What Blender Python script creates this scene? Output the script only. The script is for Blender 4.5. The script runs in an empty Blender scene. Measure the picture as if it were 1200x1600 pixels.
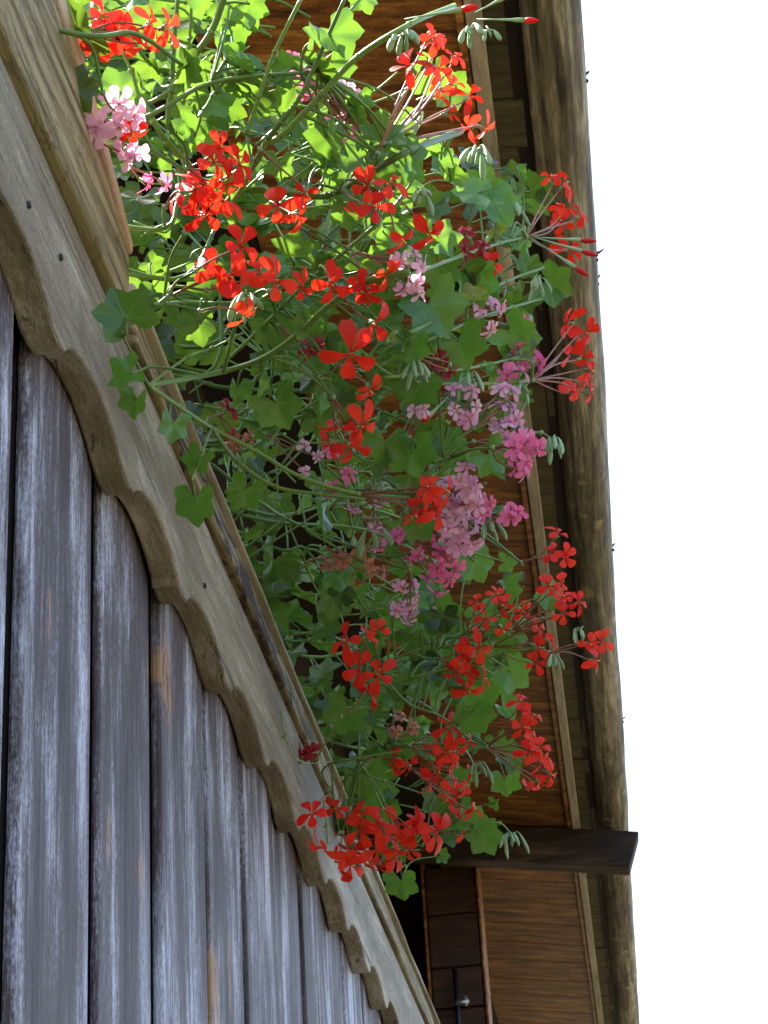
import bpy, math, random
from mathutils import Vector, Matrix, Quaternion
import numpy as np
random.seed(11)
sc = bpy.context.scene

# ---------------------------------------------------------------- camera
F = 3281.539
R = [[0.99095846, -0.10679502, -0.08121666],
     [0.12116491, 0.45234898, 0.88357199],
     [-0.05762282, -0.88542375, 0.46119886]]      # rows X Y Z, columns image right, image down, forward
cd = bpy.data.cameras.new('camera'); cam = bpy.data.objects.new('camera', cd)
sc.collection.objects.link(cam); sc.camera = cam
m = Matrix([[R[i][0], -R[i][1], -R[i][2]] for i in range(3)])
cam.matrix_world = m.to_4x4()
cd.sensor_fit = 'VERTICAL'; cd.sensor_height = 36; cd.sensor_width = 27
cd.lens = 36 * F / 1600; cd.clip_start = 0.05; cd.clip_end = 2000
cd.dof.use_dof = True; cd.dof.focus_distance = 2.1; cd.dof.aperture_fstop = 56

# ---------------------------------------------------------------- light
SUN_EL, SUN_DIR = 60, (-0.88, 0.45)          # towards the sun, horizontally
world = bpy.data.worlds.new('World'); sc.world = world; world.use_nodes = True
wn = world.node_tree.nodes; wl = world.node_tree.links
sky = wn.new('ShaderNodeTexSky'); sky.sky_type = 'NISHITA'; sky.sun_disc = False
sky.sun_elevation = math.radians(SUN_EL)
sky.sun_rotation = math.atan2(SUN_DIR[0], SUN_DIR[1])
sky.air_density = 1.0; sky.dust_density = 3.0
wn['Background'].inputs[1].default_value = 0.10
wl.new(sky.outputs[0], wn['Background'].inputs[0])
sd = bpy.data.lights.new('sun', 'SUN'); sd.energy = 5.0; sd.angle = math.radians(0.5); sd.color = (1, .95, .86)
sun = bpy.data.objects.new('sun', sd); sc.collection.objects.link(sun)
h = math.hypot(*SUN_DIR); ce = math.cos(math.radians(SUN_EL))
sv = Vector((SUN_DIR[0] / h * ce, SUN_DIR[1] / h * ce, math.sin(math.radians(SUN_EL))))
sun.rotation_euler = sv.to_track_quat('Z', 'Y').to_euler()
sc.view_settings.view_transform = 'Standard'; sc.view_settings.look = 'None'
sc.view_settings.gamma = 1; sc.view_settings.exposure = 2.62

# ---------------------------------------------------------------- helpers
def P(u, v, Y):
    """point of the depth Y (metres along the balcony) seen at u, v of the photograph"""
    c = (u - 600, v - 800, F)
    w = [sum(R[i][k] * c[k] for k in range(3)) for i in range(3)]
    return Vector(w) * (Y / w[1])

class Acc:
    def __init__(s): s.v = []; s.f = []; s.r = []; s.m = []; s.uv = {}; s.smooth = True
    def add(s, vs, fs, rnd=None, mi=0, uvs=None):
        b = len(s.v); rnd = random.random() if rnd is None else rnd
        s.v += [tuple(p) for p in vs]; s.r += [rnd] * len(vs)
        if uvs:
            for i, q in enumerate(uvs): s.uv[b + i] = q
        s.f += [tuple(b + i for i in f) for f in fs]; s.m += [mi] * len(fs)
    def box(s, a, b, rnd=None, mi=0, bev=0.0):
        (x0, y0, z0), (x1, y1, z1) = a, b
        vs = [(x, y, z) for x in (x0, x1) for y in (y0, y1) for z in (z0, z1)]
        s.add(vs, [(0, 1, 3, 2), (4, 6, 7, 5), (0, 4, 5, 1), (2, 3, 7, 6), (0, 2, 6, 4), (1, 5, 7, 3)], rnd, mi)
    def build(s, name, mats, parent=None, smooth=None, bevel=0):
        me = bpy.data.meshes.new(name); me.from_pydata(s.v, [], s.f)
        for mt in (mats if isinstance(mats, (list, tuple)) else [mats]): me.materials.append(mt)
        me.polygons.foreach_set('material_index', s.m)
        at = me.attributes.new('rnd', 'FLOAT', 'POINT'); at.data.foreach_set('value', s.r)
        if s.uv:
            L = me.uv_layers.new(name='uv'); vi = [0] * len(me.loops); me.loops.foreach_get('vertex_index', vi)
            flat = []
            for i in vi: flat += list(s.uv.get(i, (0, 0)))
            L.data.foreach_set('uv', flat)
        if smooth is None: smooth = s.smooth
        me.polygons.foreach_set('use_smooth', [smooth] * len(me.polygons))
        me.update(); o = bpy.data.objects.new(name, me); sc.collection.objects.link(o)
        if parent: o.parent = parent
        if bevel:
            b = o.modifiers.new('bevel', 'BEVEL'); b.width = bevel; b.segments = 2; b.limit_method = 'ANGLE'
            b.harden_normals = False
        return o

def tag(o, label=None, cat=None, group=None, kind=None):
    for k, x in (('label', label), ('category', cat), ('group', group), ('kind', kind)):
        if x: o[k] = x
    return o
def empty(name, loc, *a, **k):
    o = bpy.data.objects.new(name, None); sc.collection.objects.link(o); o.location = loc
    return tag(o, *a, **k)
def keep(o, root):        # parent a world-space mesh under an empty that is not at the origin
    o.parent = root; o.matrix_parent_inverse = Matrix.Translation(-Vector(root.location))
    return o

def catmull(pts, n=6):
    pts = [Vector(p) for p in pts]
    q = [pts[0] * 2 - pts[1]] + pts + [pts[-1] * 2 - pts[-2]]; out = []
    for i in range(1, len(q) - 2):
        a, b, c, d = q[i - 1:i + 3]
        for k in range(n):
            t = k / n
            out.append(.5 * ((2 * b) + (c - a) * t + (2 * a - 5 * b + 4 * c - d) * t * t + (3 * b - a - 3 * c + d) * t ** 3))
    out.append(pts[-1]); return out
def tube(acc, pts, r0, r1, sides=6, rnd=None, mi=0, cap=True, rad=None):
    n = len(pts); vs = []; fs = []
    a = None
    for i, p in enumerate(pts):
        t = (pts[min(i + 1, n - 1)] - pts[max(i - 1, 0)])
        if t.length < 1e-7: t = Vector((0, 0, 1))
        t.normalize()
        if a is None: a = t.orthogonal()
        a = a - t * a.dot(t)
        if a.length < 1e-4: a = t.orthogonal()
        a.normalize(); b = t.cross(a)
        r = rad[i] if rad else r0 + (r1 - r0) * i / (n - 1)
        for k in range(sides):
            g = 2 * math.pi * k / sides
            vs.append(p + (a * math.cos(g) + b * math.sin(g)) * r)
    for i in range(n - 1):
        for k in range(sides):
            k2 = (k + 1) % sides
            fs.append((i * sides + k, i * sides + k2, (i + 1) * sides + k2, (i + 1) * sides + k))
    if cap:
        fs.append(tuple(range(sides))[::-1]); fs.append(tuple((n - 1) * sides + k for k in range(sides)))
    acc.add(vs, fs, rnd, mi)

# ---------------------------------------------------------------- materials
class NT:
    def __init__(s, name):
        s.mat = bpy.data.materials.new(name); s.mat.use_nodes = True
        s.t = s.mat.node_tree; s.t.nodes.clear()
        s.out = s.n('ShaderNodeOutputMaterial')
    def n(s, typ, **k):
        o = s.t.nodes.new(typ)
        for a, b in k.items(): setattr(o, a, b)
        return o
    def l(s, a, b): s.t.links.new(a, b)
    def val(s, inp, x):
        if hasattr(x, 'links') or isinstance(x, bpy.types.NodeSocket): s.l(x, inp)
        else: inp.default_value = x
    def math(s, op, a, b=0.0, c=None, clamp=False):
        o = s.n('ShaderNodeMath', operation=op, use_clamp=clamp)
        s.val(o.inputs[0], a); s.val(o.inputs[1], b)
        if c is not None: s.val(o.inputs[2], c)
        return o.outputs[0]
    def mix(s, f, a, b, blend='MIX'):
        o = s.n('ShaderNodeMix', data_type='RGBA', blend_type=blend)
        s.val(o.inputs[0], f); s.val(o.inputs[6], c4(a)); s.val(o.inputs[7], c4(b)); return o.outputs[2]
    def ramp(s, f, stops):
        o = s.n('ShaderNodeValToRGB'); s.l(f, o.inputs[0]); e = o.color_ramp.elements
        while len(e) < len(stops): e.new(.5)
        for q, (p, c) in zip(e, stops): q.position = p; q.color = c4(c)
        return o.outputs[0]
    def noise(s, vec, scale=1, detail=6, rough=.6, dist=0.0):
        o = s.n('ShaderNodeTexNoise'); s.l(vec, o.inputs['Vector'])
        o.inputs['Scale'].default_value = scale; o.inputs['Detail'].default_value = detail
        o.inputs['Roughness'].default_value = rough; o.inputs['Distortion'].default_value = dist
        return o.outputs[0]
    def coords(s, scale, jitter=True):
        tc = s.n('ShaderNodeTexCoord'); v = tc.outputs['Object']
        if jitter:
            at = s.n('ShaderNodeAttribute', attribute_name='rnd')
            o = s.n('ShaderNodeVectorMath', operation='MULTIPLY_ADD')
            cb = s.n('ShaderNodeCombineXYZ')
            for i, k in enumerate((7.3, 11.9, 5.1)): s.l(s.math('MULTIPLY', at.outputs['Fac'], k), cb.inputs[i])
            s.l(v, o.inputs[0]); o.inputs[1].default_value = (1, 1, 1); s.l(cb.outputs[0], o.inputs[2]); v = o.outputs[0]
        mp = s.n('ShaderNodeMapping'); s.l(v, mp.inputs[0]); mp.inputs['Scale'].default_value = scale
        return mp.outputs[0]
def c4(x):
    if isinstance(x, (tuple, list)): return tuple(x) + (1,) if len(x) == 3 else tuple(x)
    if isinstance(x, float): return (x, x, x, 1)
    return x

def wood(name, axis, dark, mid, light, k=1.0, bump=.4, rough=.75, knots=(), rot=None, crack=.5, big=.35, contrast=0.2, brown=None, spec=.3):
    """weathered timber: long streaks along `axis`, fine fibres, cracks, knots given as (Y, Z, ry, rz)"""
    t = NT(name)
    def sc3(a, b): return tuple(a if i == 'XYZ'.index(axis) else b for i in range(3))
    A = t.noise(t.coords(sc3(1.6 * k, 20 * k)), 1, 8, .68, .35)
    B = t.noise(t.coords(sc3(11 * k, 190 * k)), 1, 6, .75, .2)
    C = t.noise(t.coords(sc3(2.0 * k, 7.0 * k)), 1, 7, .66, .3)
    D = t.noise(t.coords(sc3(3.0 * k, 75 * k)), 1, 5, .6, .5)
    E_ = t.noise(t.coords(sc3(150 * k, 420 * k)), 1, 3, .7)
    s = t.math('ADD', t.math('MULTIPLY', A, .5), t.math('ADD', t.math('MULTIPLY', B, .34), t.math('MULTIPLY', C, big)))
    s = t.math('MULTIPLY', t.math('ADD', s, t.math('MULTIPLY', E_, .30)), 1 / (1.14 + big))
    contrast = contrast * .72
    col = t.ramp(s, [(.5 - contrast, dark), (.5, mid), (.5 + contrast, light)])
    if brown:
        bn = t.noise(t.coords(sc3(2.0, 8)), 1, 8, .68, .3)
        col = t.mix(t.ramp(bn, [(.45, (0, 0, 0)), (.62, (1, 1, 1))]), col, t.mix(.75, col, brown))
    cr = t.ramp(D, [(.32, (1, 1, 1)), (.39, (0, 0, 0))])
    col = t.mix(t.math('MULTIPLY', cr, crack), col, tuple(.25 * q for q in dark))
    hgt = t.math('SUBTRACT', t.math('ADD', t.math('MULTIPLY', B, .6), t.math('MULTIPLY', A, .5)), t.math('MULTIPLY', cr, .5))
    if knots:
        tc = t.n('ShaderNodeTexCoord'); sp = t.n('ShaderNodeSeparateXYZ'); t.l(tc.outputs['Object'], sp.inputs[0])
        wob = t.noise(t.coords((1, 70, 22), False), 1, 5, .65)
        for (ky, kz, ry, rz) in knots:
            dy = t.math('MULTIPLY', t.math('SUBTRACT', sp.outputs[1], ky), 1 / ry)
            dz = t.math('MULTIPLY', t.math('SUBTRACT', sp.outputs[2], kz), 1 / rz)
            d = t.math('SQRT', t.math('ADD', t.math('MULTIPLY', dy, dy), t.math('MULTIPLY', dz, dz)))
            d = t.math('ADD', d, t.math('MULTIPLY', t.math('SUBTRACT', wob, .5), 3.2))
            halo = t.ramp(d, [(.35, (.85, .85, .85)), (.95, (0, 0, 0))])
            ring = t.ramp(d, [(0, (.10, .045, .02)), (.22, (.30, .15, .06)), (.5, (.46, .27, .12)), (.8, (.16, .09, .06))])
            col = t.mix(halo, col, ring)
    b = t.n('ShaderNodeBsdfPrincipled'); t.val(b.inputs['Base Color'], col)
    b.inputs['Roughness'].default_value = rough; b.inputs['Specular IOR Level'].default_value = spec
    bp = t.n('ShaderNodeBump'); bp.inputs['Strength'].default_value = bump; bp.inputs['Distance'].default_value = .004
    t.l(hgt, bp.inputs['Height']); t.l(bp.outputs[0], b.inputs['Normal'])
    t.l(b.outputs[0], t.out.inputs[0]); return t.mat

KN = [(80, 955, .006, .03), (259, 1059, .04, .055), (175, 1306, .010, .035), (227, 1369, .012, .045), (338, 1545, .03, .07), (361, 1517, .012, .05),
      (245, 1030, .03, .03), (470, 1330, .03, .03)]
def plank_pt(u, v):
    c = (u - 600, v - 800, F); w = [sum(R[i][k] * c[k] for k in range(3)) for i in range(3)]
    return Vector(w) * (-.4 / w[0])
knots = [(plank_pt(u, v).y, plank_pt(u, v).z, a, b) for u, v, a, b in KN]

M = {}
M['plank'] = wood('weathered_board', 'Z', (.012, .008, .009), (.108, .086, .092), (.60, .64, .79), 1.15, 1, .6, knots, big=.65, contrast=.115, brown=(.045, .026, .024), spec=.45)
M['groove'] = wood('dark_groove', 'Z', (.002, .0015, .0015), (.004, .0025, .0025), (.010, .006, .005), 1, .3, .95, spec=.1)
M['fascia'] = wood('grey_scalloped_board', 'Y', (.055, .042, .028), (.27, .245, .185), (.60, .58, .50), 1.1, .9, .7, contrast=.17, crack=.6, brown=(.13, .10, .055))
M['lip'] = wood('skylit_edge_board', 'Y', (.16, .13, .07), (.38, .34, .24), (.62, .60, .52), 1.1, .5, .7, contrast=.2)  # sky light on the ledge's upper edge put into a paler colour
M['cap'] = wood('sunlit_pink_edge', 'Y', (.28, .14, .09), (.50, .36, .27), (.62, .52, .44), 1.5, .5, .7, contrast=.15)  # sunlight on the near board's top edge put into pale pink
M['soffit'] = wood('brown_soffit_board', 'X', (.014, .005, .002), (.20, .072, .013), (.56, .27, .055), 1.7, .7, .6, big=.45, contrast=.13)
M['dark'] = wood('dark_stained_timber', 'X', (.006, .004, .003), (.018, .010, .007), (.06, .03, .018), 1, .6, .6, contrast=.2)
M['shade_wall'] = wood('shade_painted_board', 'Y', (.004, .003, .002), (.012, .007, .005), (.03, .016, .01), 1, .4, .8)  # near-black colour stands in for shade under the roof
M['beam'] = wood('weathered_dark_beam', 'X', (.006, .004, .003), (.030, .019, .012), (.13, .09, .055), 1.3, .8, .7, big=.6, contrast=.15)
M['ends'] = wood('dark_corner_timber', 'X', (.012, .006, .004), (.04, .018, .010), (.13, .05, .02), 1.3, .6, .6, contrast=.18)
M['batten'] = wood('pale_weathered_batten', 'Y', (.10, .08, .06), (.36, .31, .24), (.62, .56, .48), 1.4, .6, .7)
M['shingle'] = wood('olive_shingle', 'X', (.03, .025, .012), (.085, .072, .035), (.19, .165, .09), 2, .6, .8)

def mossy():
    t = NT('mossy_grained_board')
    v = t.coords((1, .35, 1)); w = t.n('ShaderNodeTexWave', wave_type='RINGS', rings_direction='Y')
    mp = t.coords((30, 2.2, 30)); t.l(mp, w.inputs[0]); w.inputs['Scale'].default_value = .55
    w.inputs['Distortion'].default_value = 9; w.inputs['Detail'].default_value = 5; w.inputs['Detail Scale'].default_value = 1.2
    g = t.noise(t.coords((160, 5, 160)), 1, 4, .7)
    s = t.math('ADD', t.math('MULTIPLY', w.outputs['Fac'], .22), t.math('MULTIPLY', g, .78))
    col = t.ramp(s, [(.28, (.07, .05, .02)), (.5, (.22, .18, .085)), (.75, (.38, .33, .19))])
    n = t.noise(t.coords((24, 9, 44)), 1, 8, .66, .8)
    pk = t.ramp(n, [(.49, (0, 0, 0)), (.53, (1, 1, 1))])
    tc = t.n('ShaderNodeTexCoord'); sp = t.n('ShaderNodeSeparateXYZ'); t.l(tc.outputs['Object'], sp.inputs[0])
    far = t.ramp(t.math('MULTIPLY', sp.outputs[1], .25), [(.40, (0, 0, 0)), (.45, (1, 1, 1)), (.62, (1, 1, 1)), (.72, (.25, .25, .25))])
    col = t.mix(t.math('MULTIPLY', pk, far), col, (.030, .015, .011))
    b = t.n('ShaderNodeBsdfPrincipled'); t.l(col, b.inputs['Base Color']); b.inputs['Roughness'].default_value = .8
    bp = t.n('ShaderNodeBump'); bp.inputs['Strength'].default_value = .8; bp.inputs['Distance'].default_value = .004
    t.l(t.math('SUBTRACT', s, t.math('MULTIPLY', pk, .6)), bp.inputs['Height']); t.l(bp.outputs[0], b.inputs['Normal'])
    t.l(b.outputs[0], t.out.inputs[0]); return t.mat
M['mossy'] = mossy()

def bark():
    t = NT('debarked_log')
    a = t.noise(t.coords((44, 1.5, 44)), 1, 8, .68, .5); b_ = t.noise(t.coords((60, 7, 60)), 1, 5, .7)
    c = t.noise(t.coords((8, 1.2, 8)), 1, 3, .5)
    s = t.math('ADD', t.math('MULTIPLY', a, .5), t.math('ADD', t.math('MULTIPLY', b_, .3), t.math('MULTIPLY', c, .2)))
    col = t.ramp(s, [(.39, (.014, .011, .006)), (.5, (.15, .128, .08)), (.61, (.46, .42, .31))])
    sp = t.ramp(t.noise(t.coords((9, 6, 9)), 1, 2, .5), [(.66, (0, 0, 0)), (.72, (1, 1, 1))])
    col = t.mix(t.math('MULTIPLY', sp, .6), col, (.5, .40, .16))
    p = t.n('ShaderNodeBsdfPrincipled'); t.l(col, p.inputs['Base Color']); p.inputs['Roughness'].default_value = .75
    bp = t.n('ShaderNodeBump'); bp.inputs['Strength'].default_value = .9; bp.inputs['Distance'].default_value = .01
    t.l(s, bp.inputs['Height']); t.l(bp.outputs[0], p.inputs['Normal']); t.l(p.outputs[0], t.out.inputs[0]); return t.mat
M['log'] = bark()

def leafmat(name, c1, c2, trans, young):
    t = NT(name)
    at = t.n('ShaderNodeAttribute', attribute_name='rnd')
    uv = t.n('ShaderNodeUVMap'); sp = t.n('ShaderNodeSeparateXYZ'); t.l(uv.outputs[0], sp.inputs[0])
    ang = t.math('ARCTAN2', sp.outputs[0], sp.outputs[1])            # 0 along the midrib
    rad = t.math('SQRT', t.math('ADD', t.math('MULTIPLY', sp.outputs[0], sp.outputs[0]), t.math('MULTIPLY', sp.outputs[1], sp.outputs[1])))
    k = t.math('MULTIPLY', ang, 5 / (1.62 * math.pi))                   # veins run to five lobes
    fr = t.math('ABSOLUTE', t.math('SUBTRACT', t.math('FRACT', t.math('ADD', k, .5)), .5))
    w = t.math('MULTIPLY', fr, rad)
    vein = t.ramp(w, [(.008, (1, 1, 1)), (.03, (0, 0, 0))])
    blotch = t.noise(t.coords((45, 45, 45)), 1, 4, .6)
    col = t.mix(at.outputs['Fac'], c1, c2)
    col = t.mix(t.math('MULTIPLY', blotch, .5), col, tuple(.45 * q for q in c1))
    old = t.ramp(at.outputs['Fac'], [(.985, (0, 0, 0)), (.995, (.8, .8, .8))])
    col = t.mix(old, col, (.32, .26, .04))
    zone = t.ramp(rad, [(.30, (0, 0, 0)), (.48, (1, 1, 1)), (.62, (0, 0, 0))])
    col = t.mix(t.math('MULTIPLY', zone, .25), col, (.03, .06, .02))
    col = t.mix(t.math('MULTIPLY', vein, .16), col, (.2, .34, .1))
    p = t.n('ShaderNodeBsdfPrincipled'); t.l(col, p.inputs['Base Color']); p.inputs['Roughness'].default_value = .33
    p.inputs['Specular IOR Level'].default_value = .5
    bp = t.n('ShaderNodeBump'); bp.inputs['Strength'].default_value = .35; bp.inputs['Distance'].default_value = .002
    t.l(t.math('ADD', blotch, t.math('MULTIPLY', vein, -.6)), bp.inputs['Height']); t.l(bp.outputs[0], p.inputs['Normal'])
    tr = t.n('ShaderNodeBsdfTranslucent'); t.val(tr.inputs[0], t.mix(.6, col, young))
    mx = t.n('ShaderNodeMixShader'); mx.inputs[0].default_value = trans
    t.l(p.outputs[0], mx.inputs[1]); t.l(tr.outputs[0], mx.inputs[2]); t.l(mx.outputs[0], t.out.inputs[0]); return t.mat
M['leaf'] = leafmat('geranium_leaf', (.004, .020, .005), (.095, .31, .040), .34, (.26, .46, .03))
def petal(name, c1, c2, c3, trans=.4):
    t = NT(name); at = t.n('ShaderNodeAttribute', attribute_name='rnd')
    uv = t.n('ShaderNodeUVMap'); sp = t.n('ShaderNodeSeparateXYZ'); t.l(uv.outputs[0], sp.inputs[0])
    col = t.mix(at.outputs['Fac'], c1, c2)
    st = t.math('SINE', t.math('MULTIPLY', sp.outputs[0], 40.0))
    wr = t.noise(t.coords((260, 260, 260)), 1, 4, .6)
    col = t.mix(t.math('MULTIPLY', t.math('ABSOLUTE', st), t.math('MULTIPLY', wr, .20)), col, c3)
    base = t.ramp(sp.outputs[1], [(.1, (1, 1, 1)), (.42, (0, 0, 0))])
    col = t.mix(t.math('MULTIPLY', base, .6), col, c3)
    p = t.n('ShaderNodeBsdfPrincipled'); t.l(col, p.inputs['Base Color']); p.inputs['Roughness'].default_value = .5
    p.inputs['Specular IOR Level'].default_value = .35
    bp = t.n('ShaderNodeBump'); bp.inputs['Strength'].default_value = .6; bp.inputs['Distance'].default_value = .002
    t.l(t.math('ADD', wr, t.math('MULTIPLY', st, .08)), bp.inputs['Height']); t.l(bp.outputs[0], p.inputs['Normal'])
    tr = t.n('ShaderNodeBsdfTranslucent'); t.l(col, tr.inputs[0])
    mx = t.n('ShaderNodeMixShader'); mx.inputs[0].default_value = trans
    t.l(p.outputs[0], mx.inputs[1]); t.l(tr.outputs[0], mx.inputs[2]); t.l(mx.outputs[0], t.out.inputs[0]); return t.mat
M['red'] = petal('scarlet_petal', (.76, .016, .007), (.88, .045, .012), (.42, .003, .008), .40)
M['pale'] = petal('pale_pink_petal', (.78, .34, .56), (.84, .56, .70), (.55, .05, .20))
M['pink'] = petal('rose_pink_petal', (.80, .14, .30), (.82, .22, .44), (.50, .02, .12))
M['dried'] = petal('faded_petal', (.30, .10, .06), (.52, .22, .16), (.12, .05, .03), .2)
M['dim'] = petal('dark_red_petal', (.28, .004, .02), (.40, .01, .04), (.12, .002, .01), .2)
def plain(name, c1, c2, rough=.5, trans=0.0, metal=0.0, scale=40):
    t = NT(name); at = t.n('ShaderNodeAttribute', attribute_name='rnd')
    n = t.noise(t.coords((scale,) * 3), 1, 4, .6)
    col = t.mix(t.math('ADD', t.math('MULTIPLY', at.outputs['Fac'], .6), t.math('MULTIPLY', n, .4)), c1, c2)
    p = t.n('ShaderNodeBsdfPrincipled'); t.l(col, p.inputs['Base Color']); p.inputs['Roughness'].default_value = rough
    p.inputs['Metallic'].default_value = metal
    if trans:
        tr = t.n('ShaderNodeBsdfTranslucent'); t.l(col, tr.inputs[0]); mx = t.n('ShaderNodeMixShader'); mx.inputs[0].default_value = trans
        t.l(p.outputs[0], mx.inputs[1]); t.l(tr.outputs[0], mx.inputs[2]); t.l(mx.outputs[0], t.out.inputs[0])
    else: t.l(p.outputs[0], t.out.inputs[0])
    return t.mat
M['stem'] = plain('green_stem', (.045, .12, .018), (.21, .36, .06), .4, .15)
M['redstem'] = plain('reddish_stalk', (.22, .10, .06), (.34, .16, .10), .5, .15)
M['bud'] = plain('downy_bud', (.16, .30, .12), (.34, .46, .24), .5, .2)
M['stamen'] = plain('orange_stamen', (.85, .35, .05), (.9, .5, .1), .5)
M['iron'] = plain('black_iron', (.012, .012, .014), (.03, .03, .035), .45, 0, .6)
M['zinc'] = plain('grey_metal', (.3, .33, .36), (.45, .48, .5), .4, 0, .7)
M['soil'] = plain('dark_soil', (.012, .008, .005), (.03, .02, .013), .95)
M['ground'] = plain('pale_gravel_meadow', (.05, .045, .02), (.10, .075, .035), .9, 0, 0, .8)
M['plaster'] = plain('cream_plaster', (.5, .46, .38), (.6, .56, .48), .9, 0, 0, 2)

# ---------------------------------------------------------------- ground and house
g = Acc(); g.add([(-600, -600, -1.62), (600, -600, -1.62), (600, 600, -1.62), (-600, 600, -1.62)], [(0, 1, 2, 3)])
tag(g.build('ground', M['ground'], None, False), kind='structure')

ZS = lambda x: 2.915 - .15 * x                     # underside of the soffit boards
Y0, Y1 = 2.32, 17.0  # unseen near roof end, placed to let sun onto the near blooms
house = empty('timber_house', (-3.2, 9, -1.6), 'timber chalet wall with shade put into its colour, and dark corner timbers, behind the flowers', 'house')
a = Acc(); zz = -1.6; k = 0                         # squared logs of the long wall, set close and near-black as shade
while zz < 3.1:
    a.box((-1.11 + .004 * (k % 3), 3.9, zz + .004), (-.95, Y1 - .3, zz + .226)); zz += .23; k += 1
a.box((-5.9, 3.9, -1.6), (-5.7, Y1 - .3, 3.4)); a.box((-5.7, 3.9, -1.6), (-1.46, 4.05, 3.25)); a.box((-5.7, Y1 - .45, -1.6), (-1.46, Y1 - .3, 3.25))
keep(a.build('timber_wall', M['shade_wall'], None, False, .006), house)
a = Acc()                                          # cross wall that closes the balcony, set back, near-black for deep shade
zz = .1
while zz < 3.0:
    a.box((-1.296, 9.36, zz), (-.70, 9.5, min(zz + .215, ZS(-1) - .01))); zz += .22
keep(a.build('cross_wall', M['shade_wall'], None, False, .005), house)
for z0, z1 in ((2.712, 2.93), (2.472, 2.706), (2.292, 2.466), (2.06, 2.286), (1.83, 2.054), (1.6, 1.824), (1.37, 1.594), (1.14, 1.364), (.9, 1.134)):
    a = Acc(); o = random.uniform(-.004, .004)
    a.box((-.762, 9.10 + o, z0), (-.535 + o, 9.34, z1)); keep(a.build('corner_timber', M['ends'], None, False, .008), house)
a = Acc(); a.box((-.777, 9.085, .5), (-.765, 9.34, 2.985)); a.box((-.532, 9.09, .5), (-.522, 9.34, 2.95))  # brighter strips painted in as highlights along the corner edges
keep(a.build('corner_edge_highlight', M['soffit'], None, False, .002), house)
a = Acc(); a.box((-1.3, 3.9, -.02), (-.42, Y1 - .3, .03)); a.box((-1.3, .3, -.02), (-.42, 3.9, .028))
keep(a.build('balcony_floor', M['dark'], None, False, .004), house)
for y in (.4, 2.0, 3.8, 5.6, 7.4, 9.2, 11, 12.8, 14.6):
    a = Acc(); a.box((-1.7, y, -.2), (-.41, y + .14, -.024)); keep(a.build('floor_joist', M['dark'], None, False, .006), house)
for y in (.42, 2.02):
    a = Acc(); a.box((-1.4, y, -1.6), (-1.26, y + .10, -.2)); keep(a.build('balcony_post', M['dark'], None, False, .006), house)

a = Acc(); tube(a, [Vector((-.652, 9.05, 1.9)), Vector((-.653, 9.05, 2.2)), Vector((-.652, 9.05, 2.445))], .014, .012, 8)
rod = a.build('iron_rod', M['iron']); tag(rod, 'thin black iron rod standing against the dark corner timbers', 'rod')
a = Acc(); tube(a, [Vector((-.66, 9.03, 2.292)), Vector((-.60, 9.03, 2.296))], .011, .011, 8); tube(a, [Vector((-.615, 9.03, 2.275)), Vector((-.615, 9.03, 2.318))], .008, .008, 8)
a.build('catch', M['zinc'], rod)

# ---------------------------------------------------------------- roof
roof = empty('roof', (-2.5, 9, 3), 'overhanging chalet roof with brown boarded underside and pale edge batten', 'roof')
a = Acc(); y = Y0; i = 0
while y < Y1:
    w = random.choice((.17, .19, .21)); dz = .0012 * (i % 2)
    x0, x1 = -.66, -.078
    vs = [(x, yy, ZS(x) + dz + t) for x in (x0, x1) for yy in (y + .001, y + w - .001) for t in (0, .02)]
    a.add(vs, [(0, 1, 3, 2), (4, 6, 7, 5), (0, 4, 5, 1), (2, 3, 7, 6), (0, 2, 6, 4), (1, 5, 7, 3)]); y += w; i += 1
keep(a.build('soffit', M['soffit'], None, False), roof)
a = Acc(); vs = [(x, yy, ZS(x) + t) for x in (-6.0, -.665) for yy in (Y0, Y1) for t in (0, .02)]
a.add(vs, [(0, 1, 3, 2), (4, 6, 7, 5), (0, 4, 5, 1), (2, 3, 7, 6), (0, 2, 6, 4), (1, 5, 7, 3)]); keep(a.build('inner_soffit', M['shade_wall'], None, False), roof)  # inner ceiling, its shade put into a near-black colour
a = Acc(); a.box((.005, Y0, ZS(0) + .045), (.09, Y1, ZS(0) + .115)); keep(a.build('eave_gap_shade', M['shade_wall'], None, False), roof)  # added dark strip standing in for the shaded gap beside the log
a = Acc(); z = ZS(-.06)
a.box((-.077, Y0, z - .012), (-.042, Y1, z + .04)); keep(a.build('edge_batten', M['batten'], None, False, .004), roof)
a = Acc(); a.box((-.098, Y0, z - .006), (-.080, Y1, z + .004)); keep(a.build('edge_strip', M['soffit'], None, False, .003), roof)
a = Acc(); y = Y0; i = 0                          # lowest shingle course, seen from below
while y < Y1:
    w = random.uniform(.10, .19); dz = random.uniform(0, .006)
    vs = [(x, yy, z0 + dz + t) for x, z0 in ((-.11, z + .045), (.022 + random.uniform(-.008, .008), z + .034)) for yy in (y + .002, y + w - .002) for t in (0, .012)]
    a.add(vs, [(0, 1, 3, 2), (4, 6, 7, 5), (0, 4, 5, 1), (2, 3, 7, 6), (0, 2, 6, 4), (1, 5, 7, 3)]); y += w; i += 1
keep(a.build('eave_shingle', M['shingle'], None, False, .002), roof)
a = Acc(); vs = [(x, yy, ZS(x) + .035 + t) for x in (-6.1, .03) for yy in (Y0 - .03, Y1) for t in (0, .05)]
vs = [(x, y, zz + (.045 if x > 0 else 0)) for x, y, zz in vs]
a.add(vs, [(0, 1, 3, 2), (4, 6, 7, 5), (0, 4, 5, 1), (2, 3, 7, 6), (0, 2, 6, 4), (1, 5, 7, 3)])
keep(a.build('roof_deck', M['shingle'], None, False), roof)

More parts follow.
